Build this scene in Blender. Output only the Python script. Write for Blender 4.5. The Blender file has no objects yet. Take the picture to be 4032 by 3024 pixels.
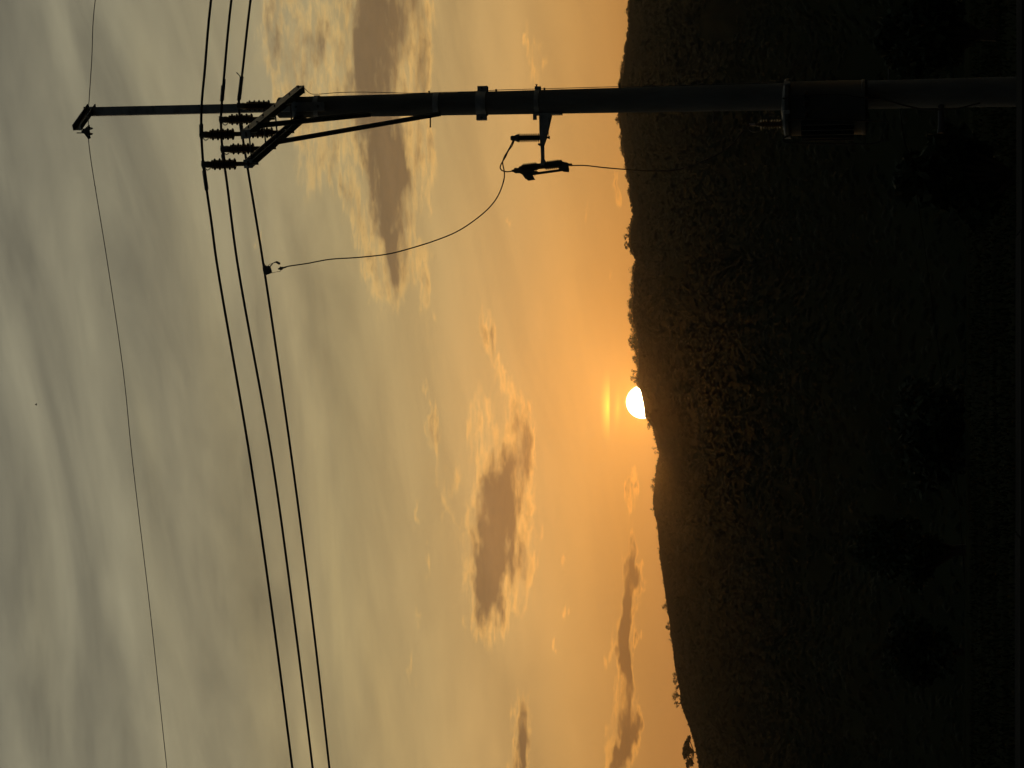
import bpy, math, random
import numpy as np
from mathutils import Vector, Matrix

# ------------------------------------------------------------------ camera
FPX = 8700.0                       # focal length in pixels of the 4032 px wide frame
TH = math.atan(1500.0 / FPX)       # the phone is tilted up a little
CT, ST = math.cos(TH), math.sin(TH)
scene = bpy.context.scene
col = scene.collection

cam_d = bpy.data.cameras.new('camera')
cam = bpy.data.objects.new('camera', cam_d)
col.objects.link(cam)
cam_d.sensor_fit = 'HORIZONTAL'
cam_d.sensor_width = 36.0
cam_d.lens = 36.0 * FPX / 4032.0
cam_d.clip_start = 0.1
cam_d.clip_end = 20000.0
# the phone was held on its side: picture-right is down, picture-up is right
Fw = Vector((0, CT, ST)); Up = Vector((0, -ST, CT)); Rt = Vector((1, 0, 0))
cx, cy, cz = -Up, Rt, -Fw
cam.matrix_world = Matrix(((cx.x, cy.x, cz.x, 0), (cx.y, cy.y, cz.y, 0), (cx.z, cy.z, cz.z, 0), (0, 0, 0, 1)))
scene.camera = cam


def ray(px, py):
    """direction of a point of the photograph"""
    xc = (3024 - py - 1512) / FPX
    yc = (2016 - px) / FPX
    return Fw + Rt * xc + Up * yc


def atY(px, py, Y):
    d = ray(px, py)
    return d * (Y / d.y)


def atZ(px, py, Z):
    d = ray(px, py)
    return d * (Z / d.z)


def at_plane(px, py, p0, direction):
    """hit with the vertical plane through p0 along a horizontal direction"""
    n = Vector((-direction[1], direction[0], 0))
    d = ray(px, py)
    return d * (p0.dot(n) / d.dot(n))


def sky_dir(px, py):
    d = ray(px, py).normalized()
    return math.atan2(d.x, d.y), math.asin(d.z)


SUN_DIR = ray(2531, 1583).normalized()
SUN_A, SUN_E = sky_dir(2531, 1583)

# ------------------------------------------------------------------ world
world = bpy.data.worlds.new('World')
scene.world = world
world.use_nodes = True
nt = world.node_tree
nt.nodes.clear()


def nnew(t):
    return nt.nodes.new(t)


def put(sock, v):
    if isinstance(v, bpy.types.NodeSocket):
        nt.links.new(v, sock)
    else:
        sock.default_value = v


def M(op, a, b=0.0, c=0.0, clamp=False):
    n = nnew('ShaderNodeMath'); n.operation = op; n.use_clamp = clamp
    put(n.inputs[0], a); put(n.inputs[1], b); put(n.inputs[2], c)
    return n.outputs[0]


def V(op, a, b=(0, 0, 0), s=None):
    n = nnew('ShaderNodeVectorMath'); n.operation = op
    put(n.inputs[0], a)
    if s is not None:
        put(n.inputs['Scale'], s)
    else:
        put(n.inputs[1], b)
    return n.outputs['Value'] if op in ('DOT_PRODUCT', 'LENGTH') else n.outputs['Vector']


def comb(x, y, z):
    n = nnew('ShaderNodeCombineXYZ')
    put(n.inputs[0], x); put(n.inputs[1], y); put(n.inputs[2], z)
    return n.outputs[0]


def mapping(v, loc=(0, 0, 0), rot=(0, 0, 0), sc=(1, 1, 1), kind='POINT'):
    n = nnew('ShaderNodeMapping'); n.vector_type = kind
    put(n.inputs['Vector'], v)
    n.inputs['Location'].default_value = loc
    n.inputs['Rotation'].default_value = rot
    n.inputs['Scale'].default_value = sc
    return n.outputs[0]


def noise(v, scale=1.0, detail=4.0, rough=0.5, color=False, dist=0.0):
    n = nnew('ShaderNodeTexNoise'); n.noise_dimensions = '3D'
    put(n.inputs['Vector'], v)
    n.inputs['Scale'].default_value = scale
    n.inputs['Detail'].default_value = detail
    n.inputs['Roughness'].default_value = rough
    n.inputs['Distortion'].default_value = dist
    return n.outputs['Color'] if color else n.outputs['Fac']


def ramp(f, stops, interp='EASE'):
    n = nnew('ShaderNodeValToRGB')
    n.color_ramp.interpolation = interp
    els = n.color_ramp.elements
    while len(els) > 1:
        els.remove(els[-1])
    els[0].position = stops[0][0]; els[0].color = stops[0][1]
    for p, c in stops[1:]:
        e = els.new(p); e.color = c
    put(n.inputs[0], f)
    return n.outputs[0]


def mix(f, a, b, blend='MIX'):
    n = nnew('ShaderNodeMix'); n.data_type = 'RGBA'; n.blend_type = blend
    n.clamp_factor = True
    put(n.inputs[0], f); put(n.inputs[6], a); put(n.inputs[7], b)
    return n.outputs[2]


def smooth(v, lo, hi, a=0.0, b=1.0):
    n = nnew('ShaderNodeMapRange'); n.interpolation_type = 'SMOOTHSTEP'
    put(n.inputs[0], v)
    for k, x in enumerate((lo, hi, a, b)):
        n.inputs[k + 1].default_value = x
    return n.outputs[0]


def lin(r, g, b):
    f = lambda c: (c / 255 / 12.92) if c / 255 <= .04045 else ((c / 255 + .055) / 1.055) ** 2.4
    return (f(r), f(g), f(b), 1.0)


DIR = nnew('ShaderNodeTexCoord').outputs['Generated']
sepn = nnew('ShaderNodeSeparateXYZ'); put(sepn.inputs[0], DIR)
DX, DY, DZ = sepn.outputs
A = M('ARCTAN2', DX, DY)
E = M('ARCSINE', DZ)
AE = comb(A, E, 0.0)
S = M('ARCCOSINE', V('DOT_PRODUCT', DIR, tuple(SUN_DIR)))      # angle from the sun

# warped sky coordinates so that cloud edges fray
w1 = noise(mapping(DIR, sc=(14, 14, 46)), 1.0, 4, .6, color=True)
w2 = noise(mapping(DIR, loc=(3, 1, 7), sc=(90, 90, 260)), 1.0, 2, .6, color=True)
warp = V('ADD', V('MULTIPLY', V('SUBTRACT', w1, (.5, .5, .5)), (.060, .030, 0)),
         V('MULTIPLY', V('SUBTRACT', w2, (.5, .5, .5)), (.012, .0075, 0)))
AEW = V('ADD', AE, warp)
AES = V('ADD', AE, V('SCALE', warp, s=.45))


def blobs(items, coords):
    """items: (px, py, half length along the horizon, half thickness, slope, amount)"""
    tot = None
    for (px, py, L, W, slope, amp) in items:
        a0, e0 = sky_dir(px, py)
        m = mapping(coords, loc=(a0, e0, 0), rot=(0, 0, math.atan(slope)), sc=(1.55 * L / FPX, 1.6 * W / FPX, 1.0), kind='TEXTURE')
        g = nnew('ShaderNodeTexGradient'); g.gradient_type = 'QUADRATIC_SPHERE'
        put(g.inputs[0], m)
        tot = M('MULTIPLY_ADD', g.outputs['Fac'], amp, 0.0 if tot is None else tot)
    return tot


# --- clear gradient with a thin high veil
ef = M('MULTIPLY', E, 1.0 / 0.62, clamp=True)
k = lambda px: sky_dir(px, 1512)[1] / 0.62
base = ramp(ef, [(0.0, lin(150, 98, 46)), (k(2700), lin(166, 110, 54)), (k(2480), lin(178, 124, 62)), (k(2250), lin(188, 140, 78)),
                 (k(2000), lin(190, 150, 92)), (k(1700), lin(176, 147, 97)), (k(1350), lin(158, 140, 100)), (k(950), lin(140, 130, 102)),
                 (k(500), lin(131, 125, 103)), (k(0), lin(130, 125, 105)), (1.0, lin(110, 107, 95))], 'LINEAR')
# glow round the sun, wider along the horizon
da = M('MULTIPLY', M('SUBTRACT', A, SUN_A), 1.0 / .098)
de = M('MULTIPLY', M('SUBTRACT', E, SUN_E + .026), 1.0 / .048)
g2 = M('ADD', M('MULTIPLY', da, da), M('MULTIPLY', de, de))
glow = M('EXPONENT', M('MULTIPLY', g2, -1.0))
base = V('ADD', base, V('SCALE', (.20, .055, .0), s=glow))
# slanting pale streaks of the veil
st1 = noise(mapping(DIR, rot=(0, math.radians(-10), 0), sc=(1 / 4.5, 1 / 4.5, 1 / 26), kind='TEXTURE'), 1.0, 5, .55, dist=.6)
st2 = noise(mapping(DIR, loc=(5, 2, 3), rot=(0, math.radians(-8), 0), sc=(1 / 15, 1 / 15, 1 / 80), kind='TEXTURE'), 1.0, 4, .55, dist=.5)
st = M('ADD', M('MULTIPLY', M('SUBTRACT', st1, .5), 1.0), M('MULTIPLY', M('SUBTRACT', st2, .5), .30))
st_amt = smooth(E, .09, .30, .30, 1.65)
base = V('MULTIPLY', base, V('ADD', (1, 1, 1), V('SCALE', (1.0, .98, .90), s=M('MULTIPLY', st, st_amt))))
# thin veil bands that are part of the view
veil = blobs([
    (880, 1500, 900, 110, .17, .55), (1000, 2500, 900, 120, .19, .50), (560, 1700, 520, 60, .20, .45), (640, 2400, 700, 80, .16, .30),
    (150, 2450, 700, 130, .10, .40), (1320, 2300, 800, 60, .20, .35), (1500, 2700, 600, 60, .2, .4), (560, 240, 350, 90, .2, .35),
], AES)
base = mix(M('MULTIPLY', veil, .55), base, V('MULTIPLY', base, (1.38, 1.32, 1.13)))
shade = blobs([
    (520, 1250, 900, 150, .08, .5), (330, 2300, 800, 90, .1, .5), (720, 1150, 420, 70, .12, .4), (1200, 2000, 800, 60, .2, .35),
    (1640, 2500, 600, 90, .05, .4), (60, 200, 700, 200, 0, .35),
], AES)
base = mix(M('MULTIPLY', shade, .6), base, V('MULTIPLY', base, (.80, .82, .86)))

# --- clouds: thin parts are lit gold, thick cores are brown and dark
dens = blobs([
    # long bank behind the pole
    (1490, 20, 420, 150, .02, 1.35), (1430, 250, 200, 60, .1, .5), (1510, 500, 600, 118, .03, 1.25), (1580, 650, 240, 50, .1, .5), (1530, 880, 360, 70, .03, 1.05),
    (1660, 380, 800, 80, .03, .68), (1640, 1000, 420, 60, .10, .45), (1240, 180, 520, 230, .03, .80), (1220, 520, 330, 110, .10, .45), (1365, 720, 400, 64, .12, .62),
    (1445, 1000, 300, 40, .2, .42), (1060, 120, 300, 60, .05, .40),
    # the heavy cloud over the middle
    (1965, 1900, 240, 95, .10, 1.3), (1940, 2200, 300, 114, -.05, 1.6), (1935, 2330, 180, 80, -.1, .7), (2062, 2080, 420, 48, -.02, .60),
    (1975, 1540, 340, 66, .14, .62), (1945, 1330, 170, 44, .1, .55), (1785, 1950, 260, 60, .05, .55), (1870, 1700, 220, 66, .1, .55), (2045, 1760, 220, 60, .15, .50),
    (1900, 2420, 160, 50, .12, .42),
    # the low strip towards the left
    (2474, 2440, 320, 40, -.06, 2.1), (2466, 2590, 200, 38, -.06, 1.0), (2436, 3010, 290, 42, -.04, 1.9), (2402, 2480, 330, 34, -.02, .45), (2394, 2800, 320, 38, .0, .42),
    (2520, 2300, 160, 36, .05, .42),
    (2066, 3070, 240, 52, -.02, 1.9), (2060, 2850, 190, 56, -.02, .55),
    # small gold scraps
    (2508, 1880, 150, 26, .02, .85), (2512, 2160, 110, 28, .05, .85), (2115, 240, 190, 34, .03, .72), (1715, 1600, 260, 22, .06, .55),
    (1635, 1490, 120, 22, .1, .45), (1690, 2205, 90, 26, .05, .60), (1655, 2060, 130, 18, .05, .40), (980, 890, 60, 26, .1, .45),
    (2240, 2260, 70, 20, .1, .60), (2230, 2440, 70, 24, .1, .60), (2168, 2600, 50, 18, .1, .55), (2465, 740, 90, 28, .05, .80),
    (1700, 1180, 200, 24, .05, .40), (2010, 895, 60, 24, -.5, .40), (2320, 800, 110, 18, 0, .40), (2435, 1060, 110, 16, .0, .40),
    (1590, 2700, 260, 30, .0, .45), (1640, 2420, 130, 26, .1, .35),
    # off the sides of the picture the same kind of cloud goes on
    (1700, -900, 800, 140, .0, 1.2), (2250, -700, 500, 70, .0, .9), (2300, 3800, 700, 90, .0, 1.2), (1800, 4200, 800, 150, .0, 1.2),
    (1500, 7000, 1600, 260, .0, 1.0), (1600, -4800, 1800, 260, .0, 1.0),
], AEW)
fb = noise(mapping(DIR, loc=(1, 4, 2), sc=(34, 34, 120)), 1.0, 5, .62)
fb2 = noise(V('ADD', mapping(DIR, loc=(9, 4, 2), rot=(0, math.radians(-4), 0), sc=(62, 62, 360)), V('SCALE', w1, s=2.5)), 1.0, 4, .62)
fbm = M('ADD', M('SUBTRACT', fb, .5), M('MULTIPLY', M('SUBTRACT', fb2, .5), .5))
gate = smooth(dens, .0, .35)
fg = M('MULTIPLY', fbm, gate)
tex = smooth(fb2, .37, .63, .22, 1.20)
lit = M('MULTIPLY', smooth(M('MULTIPLY_ADD', fg, 1.5, dens), .16, .60), tex)
core = smooth(M('MULTIPLY_ADD', fg, 1.75, dens), .34, 1.15)
gold = V('ADD', V('MULTIPLY', base, (1.36, 1.24, 1.04)), (.15, .072, .008))
sky = mix(M('MULTIPLY', lit, .80), base, gold)
dark = V('SCALE', V('MULTIPLY', base, (.40, .345, .375)), s=M('MULTIPLY_ADD', M('SUBTRACT', fb, .5), .5, 1.0))
sky = mix(M('MULTIPLY', core, .95), sky, dark)

# --- the sun, its aureole, and the thin bright cloud bank just over it
disc = smooth(S, .0068, .0080, 1.0, 0.0)
aure = M('EXPONENT', M('MULTIPLY', S, -1.0 / .006))
bank1 = blobs([(2393, 1600, 105, 24, .0, 1.5)], AE)
cut1 = smooth(E, sky_dir(2404, 1600)[1], sky_dir(2398, 1600)[1])
bank2 = blobs([(2432, 1606, 80, 14, -.04, 1.0)], AE)
bank = M('ADD', M('MULTIPLY', bank1, cut1), M('MULTIPLY', bank2, .5))
sky = V('ADD', sky, V('SCALE', (.34, .40, .04), s=bank))
sky = V('ADD', sky, V('SCALE', (1.2, .5, .05), s=aure))
sky = V('ADD', sky, V('SCALE', (14, 12, 7), s=M('MULTIPLY', disc, disc)))
# away from the sunset the evening sky is dim
away = M('MULTIPLY', M('MAXIMUM', M('SUBTRACT', S, .34), 0.0), -1.0)
dim = comb(*[M('MAXIMUM', M('EXPONENT', M('MULTIPLY', away, 1.0 / q)), f) for q, f in ((.72, .05), (.88, .07), (1.15, .10))])
sky = V('MULTIPLY', sky, dim)

nish = nnew('ShaderNodeTexSky')
nish.sky_type = 'NISHITA'
nish.sun_disc = False
nish.sun_elevation = SUN_E
nish.sun_rotation = SUN_A
nish.air_density = 1.0
nish.dust_density = 3.0
bg1 = nnew('ShaderNodeBackground'); put(bg1.inputs[0], nish.outputs[0]); bg1.inputs[1].default_value = .0008
bg2 = nnew('ShaderNodeBackground'); put(bg2.inputs[0], sky); bg2.inputs[1].default_value = 1.0
add = nnew('ShaderNodeAddShader')
nt.links.new(bg1.outputs[0], add.inputs[0]); nt.links.new(bg2.outputs[0], add.inputs[1])
world.cycles.sampling_method = 'MANUAL'
world.cycles.sample_map_resolution = 256
outw = nnew('ShaderNodeOutputWorld')
nt.links.new(add.outputs[0], outw.inputs['Surface'])

# ------------------------------------------------------------------ sun lamp and exposure
sun_d = bpy.data.lights.new('sun', 'SUN')
sun_d.energy = 0.05
sun_d.angle = math.radians(.5)
sun_d.color = (1.0, .37, .06)
sun_o = bpy.data.objects.new('sun', sun_d)
col.objects.link(sun_o)
sun_o.rotation_euler = ray(2512, 1583).normalized().to_track_quat('Z', 'Y').to_euler()
vs = scene.view_settings
vs.view_transform = 'Standard'
vs.look = 'None'
vs.exposure = 0.0
vs.gamma = 1.0
vs.use_curve_mapping = False
scene.cycles.use_denoising = True
scene.cycles.use_adaptive_sampling = True
scene.cycles.adaptive_threshold = 0.03
scene.cycles.adaptive_min_samples = 6
scene.cycles.max_bounces = 3
scene.cycles.diffuse_bounces = 2
scene.cycles.glossy_bounces = 2
scene.cycles.volume_bounces = 0
scene.cycles.transparent_max_bounces = 8

# ------------------------------------------------------------------ materials
def material(name, color, rough=.8, metal=0.0, var=.25, scale=6.0, bump=0.0, bscale=30.0, stretch=(1, 1, 1), spec=.3):
    m = bpy.data.materials.new(name)
    m.use_nodes = True
    t = m.node_tree
    b = t.nodes['Principled BSDF']
    tc = t.nodes.new('ShaderNodeTexCoord')
    mp = t.nodes.new('ShaderNodeMapping')
    mp.inputs['Scale'].default_value = stretch
    t.links.new(tc.outputs['Object'], mp.inputs[0])
    n = t.nodes.new('ShaderNodeTexNoise')
    n.inputs['Scale'].default_value = scale
    n.inputs['Detail'].default_value = 5
    t.links.new(mp.outputs[0], n.inputs['Vector'])
    r = t.nodes.new('ShaderNodeValToRGB')
    r.color_ramp.elements[0].position = .3
    r.color_ramp.elements[1].position = .7
    r.color_ramp.elements[0].color = tuple(c * (1 - var) for c in color) + (1,)
    r.color_ramp.elements[1].color = tuple(min(1, c * (1 + var)) for c in color) + (1,)
    t.links.new(n.outputs['Fac'], r.inputs[0])
    t.links.new(r.outputs[0], b.inputs['Base Color'])
    b.inputs['Roughness'].default_value = rough
    b.inputs['Metallic'].default_value = metal
    b.inputs['Specular IOR Level'].default_value = spec
    if bump:
        n2 = t.nodes.new('ShaderNodeTexNoise')
        n2.inputs['Scale'].default_value = bscale
        n2.inputs['Detail'].default_value = 4
        t.links.new(mp.outputs[0], n2.inputs['Vector'])
        bn = t.nodes.new('ShaderNodeBump')
        bn.inputs['Strength'].default_value = bump
        bn.inputs['Distance'].default_value = .02
        t.links.new(n2.outputs['Fac'], bn.inputs['Height'])
        t.links.new(bn.outputs[0], b.inputs['Normal'])
    return m


MAT = {
    'concrete': material('weathered_concrete', (.16, .153, .14), .88, var=.3, scale=5, bump=.5, bscale=60, stretch=(1, 1, .25)),
    'steel': material('galvanised_steel', (.30, .305, .31), .55, .7, .3, 12, .15, 80),
    'rust': material('dull_steel', (.13, .12, .11), .6, .6, .3, 14, .2, 80),
    'porcelain': material('brown_porcelain', (.055, .035, .025), .22, 0, .2, 8, spec=.5),
    'polymer': material('grey_polymer', (.06, .062, .065), .5, 0, .15, 8),
    'cable': material('black_cable_jacket', (.018, .017, .016), .55, 0, .2, 20),
    'old_cable': material('weathered_cable_jacket', (.012, .012, .011), .95, 0, .2, 20, spec=.0),
    'wire': material('stranded_steel_wire', (.12, .12, .12), .5, .7, .2, 30),
    'tank': material('grey_tank_paint', (.045, .05, .048), .45, .0, .2, 4, .1, 40, spec=.5),
    'leaf': material('dark_leaf', (.034, .046, .020), .85, 0, .4, .6),
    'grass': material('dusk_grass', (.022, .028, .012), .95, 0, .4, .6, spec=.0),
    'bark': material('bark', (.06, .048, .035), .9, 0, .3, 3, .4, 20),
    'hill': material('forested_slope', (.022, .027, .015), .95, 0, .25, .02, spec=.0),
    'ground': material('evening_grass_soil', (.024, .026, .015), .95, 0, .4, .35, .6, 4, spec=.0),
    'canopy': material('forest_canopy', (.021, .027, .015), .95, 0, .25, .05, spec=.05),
    'wall': material('rough_cement', (.05, .048, .044), .95, 0, .3, 2, .5, 25, spec=.0),
    'bird': material('bird_feather', (.06, .04, .035), .8),
}


# ------------------------------------------------------------------ mesh building
class MB:
    def __init__(self):
        self.v = []
        self.f = []

    def box(self, c, ax, ay, az):
        """box from its centre and three half-extent vectors"""
        c, ax, ay, az = Vector(c), Vector(ax), Vector(ay), Vector(az)
        if ax.cross(ay).dot(az) < 0:
            ax = -ax
        i = len(self.v)
        for sx, sy, sz in ((-1, -1, -1), (1, -1, -1), (1, 1, -1), (-1, 1, -1), (-1, -1, 1), (1, -1, 1), (1, 1, 1), (-1, 1, 1)):
            self.v.append(c + ax * sx + ay * sy + az * sz)
        for q in ((0, 3, 2, 1), (4, 5, 6, 7), (0, 1, 5, 4), (1, 2, 6, 5), (2, 3, 7, 6), (3, 0, 4, 7)):
            self.f.append(tuple(i + k for k in q))
        return self

    def tube(self, pts, r, n=8):
        pts = [Vector(p) for p in pts]
        rs = list(r) if isinstance(r, (list, tuple)) else [r] * len(pts)
        i0 = len(self.v)
        prev = None
        for k, p in enumerate(pts):
            t = (pts[min(k + 1, len(pts) - 1)] - pts[max(k - 1, 0)]).normalized()
            if prev is None:
                ref = Vector((0, 0, 1)) if abs(t.z) < .9 else Vector((1, 0, 0))
                a = t.cross(ref).normalized()
            else:
                a = (prev - t * prev.dot(t)).normalized()
            prev = a
            b = t.cross(a)
            for j in range(n):
                w = 2 * math.pi * j / n
                self.v.append(p + (a * math.cos(w) + b * math.sin(w)) * rs[k])
        for k in range(len(pts) - 1):
            for j in range(n):
                p, q = i0 + k * n + j, i0 + k * n + (j + 1) % n
                self.f.append((p, q, q + n, p + n))
        self.f.append(tuple(i0 + j for j in reversed(range(n))))
        e = i0 + (len(pts) - 1) * n
        self.f.append(tuple(e + j for j in range(n)))
        return self

    def lathe(self, base, axis, prof, n=16):
        axis = Vector(axis).normalized()
        base = Vector(base)
        ref = Vector((0, 0, 1)) if abs(axis.z) < .9 else Vector((1, 0, 0))
        a = axis.cross(ref).normalized(); b = axis.cross(a)
        i0 = len(self.v)
        for rr, h in prof:
            for j in range(n):
                w = 2 * math.pi * j / n
                self.v.append(base + axis * h + (a * math.cos(w) + b * math.sin(w)) * rr)
        for k in range(len(prof) - 1):
            for j in range(n):
                p, q = i0 + k * n + j, i0 + k * n + (j + 1) % n
                self.f.append((p, q, q + n, p + n))
        self.f.append(tuple(i0 + j for j in reversed(range(n))))
        e = i0 + (len(prof) - 1) * n
        self.f.append(tuple(e + j for j in range(n)))
        return self

    def prism(self, pts, thick):
        """closed 3D outline pushed out both ways along the vector thick"""
        pts = [Vector(p) for p in pts]
        thick = Vector(thick)
        i = len(self.v); n = len(pts)
        self.v += [p - thick for p in pts] + [p + thick for p in pts]
        self.f.append(tuple(i + k for k in reversed(range(n))))
        self.f.append(tuple(i + n + k for k in range(n)))
        for k in range(n):
            j = (k + 1) % n
            self.f.append((i + k, i + j, i + n + j, i + n + k))
        return self

    def build(self, name, mat, parent=None, smooth=False, origin=None):
        """origin: world position that becomes the object's own origin"""
        pl = wloc(parent)
        o0 = Vector(origin) if origin is not None else pl
        me = bpy.data.meshes.new(name)
        me.from_pydata([tuple(Vector(p) - o0) for p in self.v], [], self.f)
        me.materials.append(MAT[mat])
        if smooth:
            me.polygons.foreach_set('use_smooth', [True] * len(me.polygons))
            try:
                me.set_sharp_from_angle(angle=math.radians(40))
            except Exception:
                pass
        me.update()
        o = bpy.data.objects.new(name, me)
        col.objects.link(o)
        o.parent = parent
        o.location = o0 - pl
        return o


def wloc(o):
    p = Vector((0, 0, 0))
    while o is not None:
        p = p + o.location
        o = o.parent
    return p


def thing(name, label, cat, loc, group=None):
    o = bpy.data.objects.new(name, None)
    o.empty_display_size = .2
    col.objects.link(o)
    o.location = loc
    tag(o, label, cat, group)
    return o


def tag(o, label=None, cat=None, group=None, kind=None):
    for key, val in (('label', label), ('category', cat), ('group', group), ('kind', kind)):
        if val:
            o[key] = val
    return o


def share(o, parent, loc):
    """another object on the same mesh, at a local place"""
    c = o.copy()
    col.objects.link(c)
    c.parent = parent
    c.location = loc
    return c


def spline(ctrl, n=8):
    """smooth curve through points"""
    P = [Vector(p) for p in ctrl]
    out = []
    for i in range(len(P) - 1):
        p0 = P[i - 1] if i else P[0] * 2 - P[1]
        p1, p2 = P[i], P[i + 1]
        p3 = P[i + 2] if i + 2 < len(P) else P[-1] * 2 - P[-2]
        t0 = 0.0
        t1 = t0 + max((p1 - p0).length, 1e-6) ** .5
        t2 = t1 + max((p2 - p1).length, 1e-6) ** .5
        t3 = t2 + max((p3 - p2).length, 1e-6) ** .5
        for k in range(n):
            t = t1 + (t2 - t1) * k / n
            a1 = p0 * ((t1 - t) / (t1 - t0)) + p1 * ((t - t0) / (t1 - t0))
            a2 = p1 * ((t2 - t) / (t2 - t1)) + p2 * ((t - t1) / (t2 - t1))
            a3 = p2 * ((t3 - t) / (t3 - t2)) + p3 * ((t - t2) / (t3 - t2))
            b1_ = a1 * ((t2 - t) / (t2 - t0)) + a2 * ((t - t0) / (t2 - t0))
            b2_ = a2 * ((t3 - t) / (t3 - t1)) + a3 * ((t - t1) / (t3 - t1))
            out.append(b1_ * ((t2 - t) / (t2 - t1)) + b2_ * ((t - t1) / (t2 - t1)))
    out.append(P[-1])
    return out


rng = random.Random(11)
nrng = np.random.default_rng(5)


def vnoise(x, y, seed=0):
    """smooth value noise on arrays"""
    x = np.asarray(x, float); y = np.asarray(y, float)
    xi = np.floor(x).astype(int); yi = np.floor(y).astype(int)
    fx = x - xi; fy = y - yi
    fx = fx * fx * (3 - 2 * fx); fy = fy * fy * (3 - 2 * fy)

    def h(a, b):
        s = np.sin(a * 127.1 + b * 311.7 + seed * 74.7) * 43758.5453
        return s - np.floor(s)
    return (h(xi, yi) * (1 - fx) + h(xi + 1, yi) * fx) * (1 - fy) + (h(xi, yi + 1) * (1 - fx) + h(xi + 1, yi + 1) * fx) * fy


# ------------------------------------------------------------------ ground and hill
RIDGE = [(-1700, 2440), (-900, 2510), (-300, 2468),
         (0, 2478), (100, 2480), (180, 2466), (250, 2460), (330, 2446), (443, 2440), (500, 2446), (551, 2450), (620, 2462), (663, 2470), (711, 2480),
         (765, 2480), (800, 2490), (850, 2494), (900, 2484), (970, 2482), (1027, 2508), (1060, 2499), (1120, 2496), (1157, 2496), (1200, 2490),
         (1260, 2492), (1300, 2505), (1340, 2511), (1404, 2514), (1448, 2515), (1516, 2512), (1545, 2524), (1593, 2534), (1643, 2540), (1665, 2558),
         (1682, 2570), (1713, 2577), (1757, 2587), (1786, 2597), (1836, 2585), (1869, 2581), (1908, 2579), (1956, 2573), (2001, 2574), (2035, 2582),
         (2065, 2591), (2122, 2595), (2200, 2600), (2290, 2613), (2351, 2622), (2411, 2630), (2450, 2637), (2501, 2640), (2538, 2648), (2607, 2657),
         (2646, 2664), (2717, 2678), (2774, 2682), (2838, 2706), (2886, 2723), (2925, 2735), (2988, 2747), (3024, 2752),
         (3300, 2790), (3800, 2770), (4600, 2900), (6000, 2860)]
ra = np.array([math.atan2(ray(px, py).x, ray(px, py).y) for py, px in RIDGE])
rt = np.array([ray(px, py).z / math.hypot(ray(px, py).x, ray(px, py).y) for py, px in RIDGE])
o_ = np.argsort(ra); ra, rt = ra[o_], rt[o_]
R_RIDGE = 1500.0


def ridge_tan(a):
    """slope angle (tangent) from the camera's place up to the bare ridge, by azimuth"""
    a = np.asarray(a, float)
    inside = np.interp(a, ra, rt)
    wob = .075 + .03 * (vnoise(a * 4 + 20, a * 0, 3) - .5)
    edge = np.clip((np.abs(a) - .42) / .4, 0, 1)
    return inside * (1 - edge) + wob * edge


def hill_z(a, r):
    t = np.clip((r - 280) / (R_RIDGE - 280), 0, 1.0)
    zr = ridge_tan(a) * R_RIDGE
    z = -26 + (zr + 26) * t ** .92
    rough = (vnoise(a * 40, r / 160, 1) - .5) * 16 + (vnoise(a * 110, r / 60, 2) - .5) * 5
    z = z + rough * np.sin(np.clip(t, 0, 1) * math.pi) ** .7
    back = np.clip((r - R_RIDGE) / 1500, 0, 1)
    return z - back * (zr + 60)


def ground_z(x, y):
    r = np.hypot(x, y)
    edge = 62 + 10 * vnoise(x / 30 + 5, y / 30, 7)
    z = -1.75 + .10 * (vnoise(x / 2.3, y / 2.3, 4) - .5) + .25 * (vnoise(x / 11, y / 11, 5) - .5) - np.clip(r - 6, 0, 40) * .012
    drop = np.clip((r - edge) / 180, 0, 1)
    return z - drop * drop * (3 - 2 * drop) * 26


def sheet(name, az, rad, zf, mat, polar=True):
    aa, rr = np.meshgrid(az, rad)
    x = np.sin(aa) * rr; y = np.cos(aa) * rr
    z = zf(aa, rr) if polar else zf(x, y)
    v = np.stack([x, y, z], -1).reshape(-1, 3)
    nA, nR = len(az), len(rad)
    i, j = np.meshgrid(np.arange(nA - 1), np.arange(nR - 1))
    p = (j * nA + i).ravel()
    f = np.stack([p, p + nA, p + nA + 1, p + 1], -1)
    me = bpy.data.meshes.new(name)
    me.from_pydata(v.tolist(), [], f.tolist())
    me.materials.append(MAT[mat])
    me.polygons.foreach_set('use_smooth', [True] * len(me.polygons))
    me.update()
    o = bpy.data.objects.new(name, me)
    col.objects.link(o)
    o['kind'] = 'structure'
    return o


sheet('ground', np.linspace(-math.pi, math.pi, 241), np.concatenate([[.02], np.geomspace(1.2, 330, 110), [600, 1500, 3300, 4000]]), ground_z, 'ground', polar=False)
az_h = np.unique(np.concatenate([np.linspace(-1.25, 1.25, 160), np.linspace(-.22, .22, 620)]))
sheet('hill', az_h, np.concatenate([[270], np.linspace(300, 1400, 60), np.linspace(1415, 1500, 14), [1540, 1700, 2200, 3000]]), hill_z, 'hill')

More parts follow.
